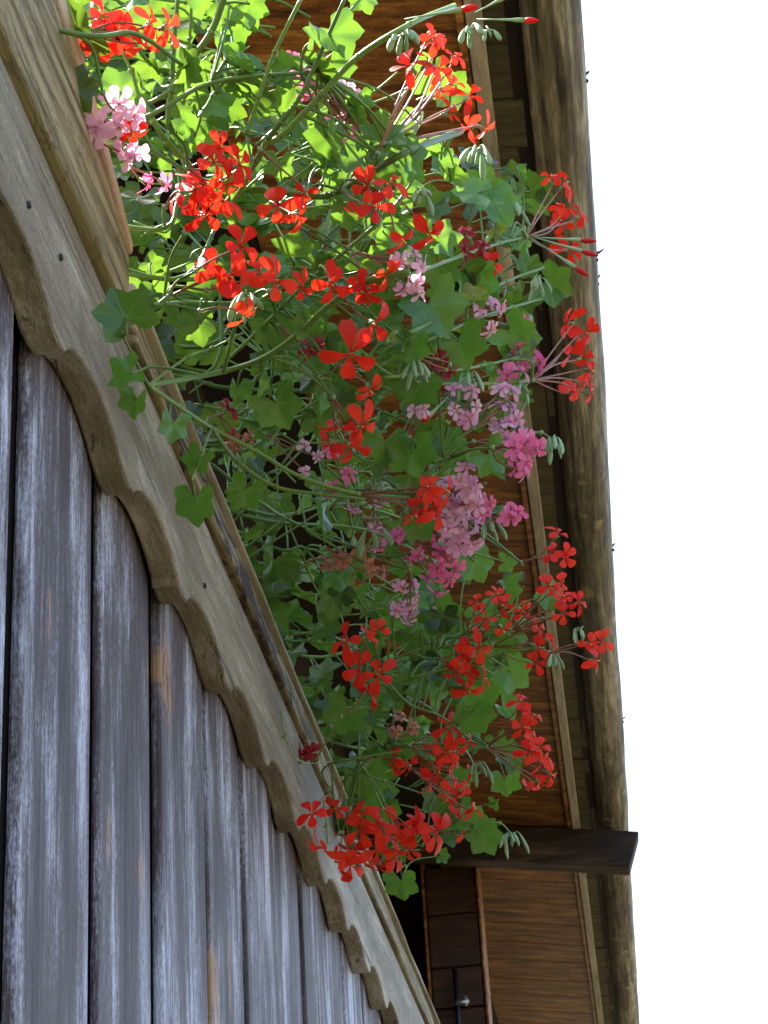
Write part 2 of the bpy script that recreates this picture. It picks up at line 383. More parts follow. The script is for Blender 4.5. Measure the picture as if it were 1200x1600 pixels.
# log gutter along the eave
a = Acc(); pts = []; rad = []; n = 150; LX, LZ = .101, 2.975
for i in range(n):
    y = Y0 - .15 + (Y1 - Y0) * (i / (n - 1)); s = y * 1.7
    pts.append(Vector((LX + .0015 * math.sin(s) + .001 * math.sin(s * 3.1), y, LZ + .003 * math.sin(s * 1.3 + 1)))); rad.append(.068 + .0012 * math.sin(y * 2.3 + 2) + .0007 * math.sin(y * 9))
S = 28; vs = []; fs = []
for p, r in zip(pts, rad):
    for k in range(S):
        gm = 2 * math.pi * k / S; rr = r * (1 + .018 * math.sin(3 * gm + p.y * .4) + .012 * math.sin(7 * gm + 2 * math.sin(p.y * 1.5)) + .006 * random.uniform(-1, 1))
        vs.append((p.x + rr * math.cos(gm), p.y, p.z + rr * math.sin(gm)))
for i in range(n - 1):
    for k in range(S):
        k2 = (k + 1) % S; fs.append((i * S + k, i * S + k2, (i + 1) * S + k2, (i + 1) * S + k))
fs.append(tuple(range(S))); fs.append(tuple((n - 1) * S + k for k in range(S))[::-1])
a.add(vs, fs, .3); gut = a.build('log_gutter', M['log']); tag(gut, 'long round weathered log running along the edge of the eave against the sky', 'log')
for y, gm, L in ((4.42, -.1, .022), (3.72, 0.0, .010), (4.55, .1, .01), (6.1, 0, .010), (7.6, -.1, .012)):
    a = Acc(); r = .066; p0 = Vector((LX + r * math.cos(gm), y, LZ + r * math.sin(gm))); d = Vector((1, .3 * random.uniform(-1, 1), .6 * random.uniform(-.6, 1)))
    tube(a, [p0, p0 + d * L * .5, p0 + d * L + Vector((0, .004, .006))], .005, .002, 6)
    tube(a, [p0 + Vector((-.003, .01, -.01)), p0 + Vector((.006, .012, -.012))], .007, .004, 6)
    a.build('lichen_tuft', M['dark'], gut)
# rafter that carries the log
def rafter(y, name='rafter', w=.12):
    a = Acc(); xt, xb = .205, .148
    def zt(x): return 2.907 - .15 * x
    prof = [(-1.299, zt(-1.299)), (-1.299, zt(-1.299) - .16), (xb, zt(xb) - .165), (xt, zt(xt))]
    vs = [(x, yy, zz) for yy in (y, y + w) for x, zz in prof]
    a.add(vs, [(0, 1, 2, 3), (7, 6, 5, 4), (0, 4, 5, 1), (1, 5, 6, 2), (2, 6, 7, 3), (3, 7, 4, 0)])
    return a.build(name, M['beam'], None, False, .006)
tag(rafter(8.70), 'dark rafter end with slanted cut crossing under the log gutter', 'beam')

# ---------------------------------------------------------------- balcony parapet
par = empty('balcony_parapet', (-.4, 5, 0), 'weathered grey balcony parapet of upright boards under a scalloped board', 'balcony')
seams = [.18, .41, .645, .88, 1.12, 1.360, 1.609, 1.843, 2.087, 2.302, 2.522, 2.750, 2.947, 3.172, 3.40]
while seams[-1] < 14: seams.append(seams[-1] + .226)
gaps = {5: .050, 6: .042, 7: .040, 8: .030}
a = Acc(); b = Acc()
for i in range(len(seams) - 1):
    g0 = gaps.get(i, .04 if i < 5 else .019) / 2; g1 = gaps.get(i + 1, .04 if i < 4 else .019) / 2
    dx = random.uniform(-.002, .002)
    a.box((-.4115, seams[i] + g0, .02), (-.4015 + dx, seams[i + 1] - g1, 1.0))
b.box((-.43, .18, .02), (-.412, seams[-1], 1.0))
keep(a.build('board_panel', M['plank'], None, False, .003), par)
keep(b.build('backing', M['groove'], None, False), par)
# scalloped board
per = .2375; prof = []
cus = [1.368 + per * k for k in range(-5, 55)]
rel = [(-.020, .8985), (.0, .896), (.020, .8985), (.028, .906), (.045, .9145), (.07, .9225), (.10, .9265), (.135, .926), (.165, .9205), (.19, .912), (.207, .9035)]
for c in cus:
    dy = random.uniform(-.004, .004); dz = random.uniform(-.0015, .0015)
    for t, zz in rel: prof.append((c + dy + t, zz + dz - .003))
TOP = 1.036
vs = []; fs = []
for x in (-.372, -.400):
    for y, zz in prof: vs.append((x, y, zz)); 
    for y, zz in prof: vs.append((x, y, TOP))
n = len(prof)
for i in range(n - 1):
    fs += [(i, n + i, n + i + 1, i + 1), (2 * n + i, 2 * n + i + 1, 3 * n + i + 1, 3 * n + i), (i, i + 1, 2 * n + i + 1, 2 * n + i), (n + i, 3 * n + i, 3 * n + i + 1, n + i + 1)]
a = Acc(); a.add(vs, fs, .4); o = keep(a.build('scalloped_board', M['fascia'], None, False), par)
bv = o.modifiers.new('b', 'BEVEL'); bv.width = .003; bv.segments = 2; bv.limit_method = 'ANGLE'; bv.angle_limit = math.radians(50)
# nail heads and stain marks
for (u, v) in ((95, 402), (320, 915), (45, 320)):
    a = Acc(); c = P(u, v, 1); p = c * (-.371 / c.x); tube(a, [p + Vector((-.004, 0, 0)), p + Vector((.0015, 0, 0))], .0035, .003, 8); keep(a.build('nail', M['iron'], None), par)
# ledge boards
def prism(acc, pr, y0, y1, nseg=60, wob=.0012, rnd=None):
    vs = []; fs = []; m_ = len(pr)
    for i in range(nseg + 1):
        y = y0 + (y1 - y0) * i / nseg
        for j, (x, zz) in enumerate(pr):
            vs.append((x + wob * math.sin(y * 9 + j * 2) + random.uniform(-1, 1) * wob * .4, y, zz + wob * math.sin(y * 7 + j * 3 + 1) + random.uniform(-1, 1) * wob * .5))
    for i in range(nseg):
        for j in range(m_):
            k = (j + 1) % m_; fs.append((i * m_ + j, i * m_ + k, (i + 1) * m_ + k, (i + 1) * m_ + j))
    fs.append(tuple(range(m_))[::-1]); fs.append(tuple(nseg * m_ + j for j in range(m_)))
    acc.add(vs, fs, rnd)
a = Acc(); prism(a, [(-.364, 1.0385), (-.368, 1.086), (-.42, 1.086), (-.42, 1.0385)], 1.605, 13.5, 110)
keep(a.build('ledge_board', M['mossy'], None, False, .004), par)
a = Acc(); prism(a, [(-.360, 1.0885), (-.368, 1.1105), (-.42, 1.1105), (-.42, 1.0885)], 1.61, 13.5, 110)
keep(a.build('skylit_edge', M['lip'], None, False, .003), par)  # separate lighter strip drawn where the ledge edge catches the sky
# near board: deeper, tapering to its end
def taper(acc, x0, x1, y0, y1, zlo, zhi, nseg=20):
    vs = []; fs = []
    for i in range(nseg + 1):
        y = y0 + (y1 - y0) * i / nseg
        w = .0012 * math.sin(y * 14)
        vs += [(x1 + w, y, zlo(y)), (x1 + w, y, zhi(y)), (x0, y, zhi(y)), (x0, y, zlo(y))]
    for i in range(nseg):
        for j in range(4):
            k = (j + 1) % 4; fs.append((i * 4 + j, i * 4 + k, (i + 1) * 4 + k, (i + 1) * 4 + j))
    fs.append((3, 2, 1, 0)); fs.append(tuple(nseg * 4 + j for j in range(4)))
    acc.add(vs, fs, .6)
zlo = lambda y: 1.0385 + .0 * y
zmid = lambda y: 1.112 + .345 * (1.565 - y) * .78
zhi = lambda y: 1.126 + .345 * (1.575 - y)
a = Acc(); taper(a, -.42, -.362, .7, 1.565, zlo, zmid); keep(a.build('near_ledge_board', M['mossy'], None, False, .003), par)
a = Acc(); taper(a, -.42, -.360, .7, 1.572, lambda y: zmid(y) + .003, zhi); keep(a.build('near_sunlit_edge', M['cap'], None, False, .003), par)  # strip coloured as the sunlit top edge of the board
a = Acc(); a.box((-.425, .18, 1.0), (-.4005, 13.5, 1.034)); a.box((-.54, .18, .93), (-.48, 13.5, 1.03)); keep(a.build('top_rail', M['dark'], None, False, .003), par)

# flower box behind the ledge
box = empty('flower_box', (-.53, 2.2, .95), 'long dark wooden flower box behind the ledge, hidden under geraniums', 'planter')
a = Acc(); a.box((-.64, .9, 1.034), (-.62, 3.5, 1.13)); a.box((-.445, .9, 1.034), (-.428, 3.5, 1.085)); a.box((-.62, .9, 1.034), (-.445, .92, 1.085)); a.box((-.62, 3.48, 1.034), (-.445, 3.5, 1.085)); a.box((-.6195, .9205, 1.036), (-.4455, 3.4795, 1.044))
keep(a.build('box_board', M['dark'], None, False, .003), box)
a = Acc(); a.box((-.619, .921, 1.046), (-.446, 3.479, 1.075)); keep(a.build('soil', M['soil'], None, False), box)

# ---------------------------------------------------------------- geraniums
YV = [(-100, 1.40), (0, 1.45), (200, 1.52), (400, 1.66), (600, 1.85), (800, 2.08), (1000, 2.35), (1200, 2.66), (1400, 2.98)]
def Yr(v):
    for (a, b), (c, d) in zip(YV, YV[1:]):
        if v <= c: return b + (d - b) * (v - a) / (c - a)
    return YV[-1][1]
def depth(u, v):
    """distance along the balcony of the visible face of the plants"""
    d = Yr(v) - .02
    if v < 700: d += max(0, u - 640) * .0022 * min(1, (760 - v) / 300)
    return d
def front(u, v, Y, x=.338):
    """keeps what hangs in front of the ledge clear of its face"""
    w = P(u, v, 1.0)
    if w.x < 0 and w.z * x / -w.x < 1.17: Y = min(Y, x / -w.x)
    return Y
def leaf_shape():
    """outline of a five-lobed ivy geranium leaf, unit radius, base at origin, tip along +y"""
    out = []; N = 30
    for i in range(N + 1):
        t = -1 + 2 * i / N; ang = t * .81 * math.pi
        lobe = abs(math.cos(t * 2.5 * math.pi + math.pi * 0)) if False else .5 + .5 * math.cos(t * 5 * math.pi)
        r = .75 + .24 * lobe ** 1.0 - .10 * abs(t) ** 2
        r += .022 * math.cos(t * 15 * math.pi) + .012 * math.cos(t * 29)
        out.append((r * math.sin(ang), r * math.cos(ang)))
    return out
LEAF = leaf_shape()
def add_leaf(acc, base, tip_dir, normal, size, fold=None, mi=0, rnd=None):
    y = tip_dir.normalized(); z = (normal - y * normal.dot(y))
    if z.length < 1e-3: z = y.orthogonal()
    z.normalize(); x = y.cross(z)
    fold = random.uniform(.0, .95) if fold is None else fold
    droop = random.uniform(-.1, .45); wv = random.uniform(.02, .09); ph = random.uniform(0, 6)
    asx = random.uniform(.85, 1.1)
    def pt(px_, py_, e):
        q = math.hypot(px_, py_)
        zz = fold * abs(px_) * .8 - droop * max(0, py_) * q * .5 + wv * math.sin(5 * math.atan2(px_, py_) + ph) * q * 2 * e
        return base + (x * px_ * asx + y * (py_ * .95) + z * zz) * size
    vs = [pt(0, 0, 0)]; uv = [(0, 0)]; fs = []; n = len(LEAF)
    for f, e in ((.38, .3), (.72, .7), (1.0, 1)):
        for a, b in LEAF:
            vs.append(pt(a * f, b * f, e)); uv.append((a * f, b * f))
    for i in range(n - 1):
        fs.append((0, 1 + i, 2 + i))
        for k in range(2):
            o = 1 + k * n; fs.append((o + i, o + n + i, o + n + i + 1, o + i + 1))
    acc.add(vs, fs, rnd, mi, uv)
def add_petal(acc, c, d, nrm, L, W, bend, mi=0, rnd=None):
    d = d.normalized(); nrm = (nrm - d * nrm.dot(d)).normalized(); x = d.cross(nrm)
    vs = []; uv = []; fs = []; cup = random.uniform(-.25, .35); tw = random.uniform(-.25, .25)
    prof = [(0, .08), (.2, .20), (.4, .46), (.6, .82), (.78, 1.0), (.92, .86), (1.0, .45)]
    for t, w in prof:
        cc = c + d * (L * t) + nrm * (-bend * L * t * t + .12 * L * math.sin(t * 3.1))
        ex = (x * math.cos(tw * t) + nrm * math.sin(tw * t))
        for s in (-1, -.4, .4, 1):
            vs.append(cc + ex * (s * w * W * .5) + nrm * (cup * W * w * .5 * s * s)); uv.append((s * .5, t))
    for i in range(len(prof) - 1):
        for k in range(3):
            o = i * 4 + k; fs.append((o, o + 1, o + 5, o + 4))
    acc.add(vs, fs, rnd, mi, uv)
def rv(s=1): return Vector((random.gauss(0, s), random.gauss(0, s), random.gauss(0, s)))
CAMDIR = lambda p: (-p).normalized()
def add_flower(acc, c, face, size, double=False, wid=.29):
    """five spatulate petals: two up, three down"""
    face = face.normalized(); up = Vector((0, 0, 1)) - face * face.z
    if up.length < .2: up = Vector((0, 1, 0)) - face * face.y
    up.normalize(); side = up.cross(face); roll = random.uniform(-.5, .5)
    angs = [24, -24, 108, 180, 252] if not double else [0, 55, 110, 165, 215, 265, 312]
    rnd = random.random(); L = size * .5
    for a in angs:
        g = math.radians(a + random.uniform(-10, 10)) + roll
        d = up * math.cos(g) + side * math.sin(g) + face * random.uniform(.0, .45)
        if random.random() < .06: continue
        add_petal(acc, c, d, face + rv(.15), L * random.uniform(.82, 1.08), L * wid * 2 * random.uniform(.8, 1.1) * (.95 if double else 1), random.uniform(-.2, .9), 0, min(1, max(0, rnd + random.uniform(-.2, .2))))
    if double:
        for a in (20, 140, 260):
            g = math.radians(a) + roll; d = up * math.cos(g) + side * math.sin(g) + face * 1.0
            add_petal(acc, c, d, face + rv(.3), L * .6, L * .5, .1, 0, rnd)

# plants: depth along the box, colour kind
PL = {}
def plant(key, Y, label):
    e = empty('geranium_plant', (-.53, Y, 1.076), label, 'plant', 'trailing geraniums in the balcony flower box')
    PL[key] = dict(e=e, Y=Y, leaf=Acc(), stem=Acc(), shoots=[], kind=key[0])
plant('r1', 1.30, 'red geranium with overexposed scarlet blooms, nearest the camera at the top left')
plant('p1', 1.42, 'pink geranium half hidden behind red blooms at the near end of the box')
plant('r2', 1.62, 'red geranium with sunlit scarlet blooms beside the end of the near ledge board')
plant('r3', 1.86, 'red geranium with long green shoots hanging over the ledge and blooms reaching toward the log')
plant('p2', 2.02, 'pink geranium with full pale pink heads in the middle of the box')
plant('r4', 2.30, 'red geranium with shaded blooms just below the pale pink heads')
plant('p3', 2.14, 'pink geranium with faded brownish blooms and one small pale head hanging low')
plant('r5', 2.58, 'red geranium in full shade with blooms crowded in front of the brown soffit')
plant('r6', 2.86, 'red geranium at the far lower end, blooms drooping over the scalloped board')
ROOTS = {k: Vector((-.53, d['Y'], 1.076)) for k, d in PL.items()}
def nearest(Y, kind=None):
    ks = [k for k in PL if kind is None or k[0] == kind]
    return min(ks, key=lambda k: abs(PL[k]['Y'] - Y + .05))

def reach(key, T, extra=None, r0=.0030, r1=.0018):
    """a shoot from the box over the ledge to T"""
    r = ROOTS[key] + Vector((random.uniform(-.05, .06), random.uniform(-.06, .06), 0))
    mid = r.lerp(T, .45); mid.z = max(mid.z, 1.15 + random.uniform(0, .07)); mid += rv(.014)
    first = r + Vector((.05, 0, .09 + random.uniform(0, .05)))
    if T.x < -.42: pts = [r, r.lerp(T, .5) + Vector((0, 0, .02)), T]
    else:
        q = Vector((-.35, r.y + (T.y - r.y) * .35, 1.15 + random.uniform(0, .05)))
        pts = [r, first, q, q.lerp(T, .5) + Vector((0, 0, .02)) + rv(.008), T]
    cp = catmull(pts, 6); tube(PL[key]['stem'], cp, r0, r1, 7, rnd=random.random() * .4)  # low tone puts the bush's inner shade into the shoot colour
    PL[key]['shoots'] += [(p, i / len(cp)) for i, p in enumerate(cp) if i > 4]
    return cp
for k, d in PL.items():
    for _ in range(4 if d['Y'] > 1.6 else 2):
        v = None
        T = Vector((random.uniform(-.34, -.12), d['Y'] + random.uniform(-.05, .35), random.uniform(1.14, 1.28)))
        cp = reach(k, T)
        for _ in range(3): add_leaf(d['leaf'], cp[-1], rv(1) + (cp[-1] - cp[-4]).normalized(), Vector((.3, -.4, .8)) + rv(.4), random.uniform(.014, .026))

def drawn(key, pts, r0=.0035, r1=.0022, dy=0.0):
    """a shoot seen in the photograph; pts are (u, v[, depth offset])"""
    q = [P(p[0], p[1], front(p[0], p[1], depth(p[0], p[1]) + dy)) for p in pts]
    cp = catmull(q, 7); tube(PL[key]['stem'], cp, r0, r1, 8)
    for p in q[1:-1]:                                # swollen nodes
        tube(PL[key]['stem'], [p + Vector((-.002, 0, -.002)), p, p + Vector((.002, 0, .002))], .001, .001, 6, rad=[.002, r0 * 1.5, .002])
    PL[key]['shoots'] += [(p, i / len(cp)) for i, p in enumerate(cp)]
S_ = [
 ('r2', [(720, 205), (640, 235), (570, 275), (512, 306), (440, 300), (380, 296)], .0046, .003, 0),
 ('r1', [(352, -10), (330, 50), (290, 105), (268, 142), (262, 200)], .004, .003, -.03),
 ('r1', [(710, 8), (640, 38), (560, 88), (500, 150), (440, 212), (415, 222)], .0028, .0036, -.02),
 ('r1', [(540, -5), (500, 85), (470, 150), (440, 190), (418, 218)], .0022, .003, -.03),
 ('r1', [(472, -5), (430, 80), (405, 150), (385, 210)], .0022, .0024, -.02),
 ('r1', [(278, -5), (272, 70), (268, 160)], .0024, .0024, -.02),
 ('r1', [(300, -5), (296, 60), (290, 120)], .0018, .002, .03),
 ('r1', [(415, 222), (400, 250), (380, 290), (355, 330)], .003, .003, -.02),
 ('r1', [(268, 142), (225, 160), (205, 110), (185, 70)], .0026, .0018, -.03),
 ('r1', [(222, 150), (240, 190), (262, 222), (300, 260)], .0030, .0026, -.03),
 ('r3', [(232, 602), (290, 592), (350, 580), (410, 560), (465, 522), (510, 480), (570, 440), (640, 425)], .0032, .004, -.04),
 ('r3', [(232, 602), (280, 635), (330, 668), (400, 705), (470, 745), (560, 772), (640, 778)], .0026, .0028, -.05),
 ('r3', [(330, 668), (370, 720), (430, 760), (500, 772), (570, 780)], .003, .002, -.06),
 ('r3', [(232, 602), (210, 560), (190, 520)], .0018, .0014, -.05),
 ('r3', [(232, 602), (290, 560), (330, 545), (380, 520)], .0018, .0014, -.04),
 ('r3', [(350, 580), (362, 530), (372, 490)], .0028, .002, -.06),
 ('r3', [(330, 668), (315, 710), (300, 750)], .0018, .0014, -.06),
 ('r2', [(240, 475), (290, 472), (340, 473), (400, 470), (450, 440)], .0018, .002, 0),
 ('r2', [(345, 572), (400, 520), (440, 480), (480, 440), (530, 400), (590, 350)], .0024, .0026, .02),
 ('r3', [(600, 590), (680, 582), (750, 572), (810, 558)], .0024, .0016, 0),
 ('r3', [(560, 545), (620, 590), (720, 600), (830, 594)], .0022, .0020, .02),
 ('r3', [(640, 520), (720, 480), (790, 440), (850, 418)], .0026, .0018, 0),
 ('r3', [(650, 540), (740, 500), (800, 480), (850, 465)], .0022, .0016, .02),
 ('r3', [(640, 430), (720, 400), (780, 380), (822, 370)], .0024, .0018, 0),
 ('p2', [(600, 740), (680, 720), (760, 698), (815, 680), (845, 676), (862, 688)], .0022, .0014, .0),
 ('p2', [(560, 765), (640, 770), (720, 760), (760, 755)], .0022, .0016, .0),
 ('r4', [(560, 1060), (640, 1020), (700, 1010), (770, 990), (850, 965)], .0022, .0016, 0),
 ('r4', [(640, 1060), (720, 1040), (790, 1020), (850, 1012)], .0022, .0016, 0),
 ('r4', [(440, 1110), (445, 1150), (470, 1190), (520, 1190)], .0012, .001, -.06),
 ('r5', [(600, 1060), (640, 1100), (690, 1120), (740, 1160)], .0022, .0016, 0),
 ('r5', [(560, 1190), (620, 1165), (690, 1162), (760, 1168)], .0022, .0016, 0),
 ('r6', [(600, 1305), (660, 1300), (710, 1298), (745, 1288)], .0022, .0016, -.02),
 ('r6', [(600, 1325), (660, 1320), (720, 1305), (745, 1292), (780, 1286), (798, 1302)], .0020, .0012, -.02),
 ('r6', [(505, 1250), (510, 1290), (512, 1320)], .0014, .0012, -.02),
 ('r6', [(545, 1200), (600, 1220), (660, 1240)], .0018, .0014, 0),
 ('r6', [(620, 1310), (625, 1345), (628, 1370)], .0014, .0012, 0),
 ('p3', [(480, 830), (540, 850), (610, 870), (680, 850)], .0018, .0014, 0),
 ('p3', [(470, 860), (500, 930), (540, 960), (600, 950)], .0014, .0012, 0),
]
for key, pts, r0, r1, dy in S_: drawn(key, pts, r0 * .8, r1 * .85, dy)

def near_shoot(key, p, lo=0.0):
    best = None; bd = 1e9
    for q, t in PL[key]['shoots']:
        e = q - p; d = e.length
        if d < lo: continue
        d += 2.5 * max(0, e.x + .01) + .6 * abs(e.z)
        if d < bd: bd = d; best = q
    return best, bd

def petiole(key, base, away, r=.0012):
    q, d = near_shoot(key, base, .02)
    if base.x < -.25 and base.y < 2.6:               # leaves in front of the ledge hang from whichever shoot is closest
        al = [(s - base).length for k in PL for s, t in PL[k]['shoots'] if (s - base).length > .015 and s.x > base.x - .004]
        pts_ = [s for k in PL for s, t in PL[k]['shoots'] if (s - base).length > .015 and s.x > base.x - .004]
        if al: d = min(al); q = pts_[al.index(d)]
    if q is None or d > .15: q = base + Vector((-.8 if base.x > -.22 else .7, .15, -.1)) * random.uniform(.05, .08) + rv(.01)
    mid = base.lerp(q, .5) + Vector((0, 0, .006)) + rv(.005)
    tube(PL[key]['stem'], catmull([q, mid, base], 4), r * 1.2, r * .9, 5, rnd=random.random() * .6)  # darker tone range stands in for shade on inner stalks

def leaf_at(u, v, rpx, dy=0.0, face=.6, rot=None, key=None, fold=None, rnd=None):
    Y = depth(u, v) + dy
    if dy < 0: Y = front(u, v, Y)
    c = P(u, v, Y); k = key or nearest(Y)
    size = rpx * c.length / F * 1.0
    cam_ = CAMDIR(c); n = (cam_ * face + Vector((.25, -.1, .8)) * (1 - face) + rv(.35 * (1 - face) + .12)).normalized()
    if rot is None: rot = random.uniform(0, 6.28)
    rt = Vector((R[0][0], R[1][0], R[2][0])); dn = Vector((R[0][1], R[1][1], R[2][1]))
    tip = rt * math.cos(rot) - dn * math.sin(rot)
    base = c - tip * size * .25
    add_leaf(PL[k]['leaf'], base, tip, n, size, fold, 0, rnd); petiole(k, base, tip)
LV = [(190, 485, 58, -.07, 1, 2.0), (195, 590, 42, -.05, .6, 3.6), (212, 632, 34, -.06, .5, 4.5), (270, 670, 36, -.06, .4, 4.6), (308, 722, 34, -.07, .5, 4.2), (306, 792, 46, -.09, .8, 4.7),
 (378, 772, 40, -.04, .7, 4.2), (436, 640, 50, -.05, .8, 5.2), (312, 515, 40, -.03, .5, 4.9), (405, 600, 30, -.05, .3, 4.8), (680, 490, 62, 0, .7, 5.3), (745, 450, 46, 0, .7, 5.0),
 (868, 448, 42, 0, .8, 5.9), (805, 525, 44, 0, .8, 5.5), (720, 545, 52, 0, .8, 5.0), (650, 610, 42, 0, .7, 4.4), (780, 330, 44, 0, .6, 5.4), (765, 295, 40, .03, .6, .3), (735, 300, 42, .02, .5, 3.0),
 (700, 275, 36, .03, .6, 2.0), (790, 385, 36, .02, .6, 6.0), (840, 325, 30, .03, .4, 6.0), (600, 700, 44, 0, .7, 4.6), (645, 715, 46, 0, .7, 5.0), (770, 718, 40, 0, .8, 5.4), (720, 715, 38, .02, .7, 4.0), (690, 690, 44, .04, .7, 2.0),
 (660, 825, 34, -.02, .8, 5.2), (500, 815, 50, -.02, .5, 5.0), (745, 885, 40, 0, .8, 5.2), (795, 878, 22, 0, .8, 0), (520, 945, 36, 0, .6, 4.6), (860, 935, 30, 0, .7, 5.4), (790, 1000, 36, 0, .7, 4.0),
 (805, 1055, 40, 0, .8, 5.6), (770, 1065, 42, .02, .8, 4.4), (745, 1125, 36, 0, .8, 5.2), (790, 1110, 28, .02, .7, 5.5), (760, 1312, 38, -.02, .8, 5.2), (742, 1280, 32, -.02, .8, 1.2), (628, 1385, 34, -.02, .4, 4.8), (690, 965, 46, .03, .8, 5.4),
 (620, 1180, 34, 0, .7, 5.0), (800, 1190, 34, 0, .7, 5.6), (790, 1225, 30, 0, .6, 4.8), (590, 1270, 40, .03, .7, 4.0), (540, 1120, 44, .02, .7, 4.4), (570, 1220, 46, .03, .7, 4.8), (660, 960, 50, .05, .6, 4.0),
 (525, 65, 50, -.03, .6, 5.4), (398, 10, 36, -.03, .7, 5.8), (490, 55, 34, -.02, .5, 1.7), (325, 160, 38, -.02, .6, 4.2), (300, 205, 42, -.02, .6, 2.0), (270, 200, 30, -.02, .4, 2.4), (335, 120, 40, 0, .6, 1.0),
 (385, 110, 44, -.01, .5, 5.8), (350, 90, 36, 0, .5, 2.0), (515, 225, 44, -.02, .6, 5.0), (550, 250, 34, -.02, .5, 5.6), (610, 215, 46, 0, .6, .6), (640, 250, 40, 0, .6, 5.5), (436, 262, 34, -.03, .5, 4.7), (545, 335, 40, -.02, .7, 4.8), (690, 380, 40, -.02, .7, 5.3), (480, 500, 34, -.03, .6, 2.0),
 (595, 370, 36, -.02, .6, 4.4), (430, 520, 40, .02, .5, 5), (440, 560, 44, .02, .5, 5.2), (250, 120, 40, .1, .5, 1.0), (150, 20, 40, .15, .6, 1), (230, 15, 40, .14, .6, 2), (110, 15, 40, .2, .5, 1), (180, 130, 40, .15, .6, 2), (200, 150, 44, .2, .7, 1.2)]
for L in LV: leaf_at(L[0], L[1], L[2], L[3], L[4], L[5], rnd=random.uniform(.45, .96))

POLY = [(70, -40), (740, -40), (700, 120), (775, 200), (850, 290), (850, 420), (830, 560), (830, 690), (790, 760), (770, 880), (850, 950), (830, 1080), (800, 1200), (760, 1310), (640, 1370), (590, 1310), (520, 1290), (480, 1130), (410, 910), (345, 730), (290, 640), (180, 560), (205, 400), (165, 270), (70, -40)]
def inside(u, v):
    c = False; j = len(POLY) - 1
    for i in range(len(POLY)):
        a, b = POLY[i], POLY[j]
        if (a[1] > v) != (b[1] > v) and u < (b[0] - a[0]) * (v - a[1]) / (b[1] - a[1]) + a[0]: c = not c
        j = i
    return c
def right_edge(v):
    us = []
    for a, b in zip(POLY, POLY[1:]):
        if (a[1] > v) != (b[1] > v): us.append((b[0] - a[0]) * (v - a[1]) / (b[1] - a[1]) + a[0])
    return max(us) if us else 800
def left_edge(v):
    us = []
    for a, b in zip(POLY, POLY[1:]):
        if (a[1] > v) != (b[1] > v): us.append((b[0] - a[0]) * (v - a[1]) / (b[1] - a[1]) + a[0])
    return min(us) if us else 100
cnt = 0
for it in range(4000):
    u = random.uniform(60, 860); v = random.uniform(-40, 1390)
    if not inside(u, v): continue
    t = (u - left_edge(v)) / max(60, right_edge(v) - left_edge(v))
    dens = (.38 if t < .3 and 230 < v < 1250 else 1.0) if t < .55 else 1.0 - (t - .55) * 1.5
    if 380 < u < 760 and v < 100: dens = .07
    if 560 < u < 760 and v < 230: dens = min(dens, .12)
    if 640 < u and 760 < v < 960: dens *= .5
    if 660 < u and 1180 < v: dens *= .6
    if random.random() > dens: continue
    near = random.random() < (.34 if t > .2 else .05)
    dy = random.uniform(.0, .09) if near else random.uniform(.10 if t > .2 else .22, .50) * (1 if t < .6 else .45)
    if v > 1250 and dy > .15: dy = .15
    face = random.choice((.15, .35, .55, .8))
    rpx = random.choice((17, 22, 28, 33, 38)) * (1.1 if v < 600 else .92)
    rot = random.choice((random.gauss(5.2, .7), random.uniform(0, 6.28)))
    leaf_at(u, v, rpx, dy, face, rot, rnd=(random.random() ** .8 if dy < .1 else random.uniform(0, .30))); cnt += 1  # deeper leaves get darker tones that stand in for bush shade
    if cnt > 640: break
# deep leafy heart over the box, coloured dark for inner shade
for it in range(620):
    Y = random.uniform(1.25, 3.3); c = Vector((random.uniform(-.66, -.34), Y, 1.08 + random.random() ** 1.3 * .15))
    if c.x > -.42 and c.z < 1.13: continue
    k = nearest(Y); tip = Vector((random.uniform(-.3, 1), random.uniform(-1, .6), random.uniform(-.7, .5)))
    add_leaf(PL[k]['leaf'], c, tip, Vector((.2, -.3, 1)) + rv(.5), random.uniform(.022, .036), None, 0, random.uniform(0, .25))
# thin loose stalks through the bush
for it in range(70):
    u = random.uniform(180, 540); v = random.uniform(60, 1150)
    if not inside(u, v): continue
    Y = depth(u, v) + random.uniform(0, .15); a = P(u, v, Y); k = nearest(Y)
    d = Vector((random.uniform(.02, .07), random.uniform(-.04, .04), random.uniform(-.03, .03)))
    tube(PL[k]['stem'], catmull([a, a + d * .5 + rv(.004), a + d], 4), .0014, .0009, 5)

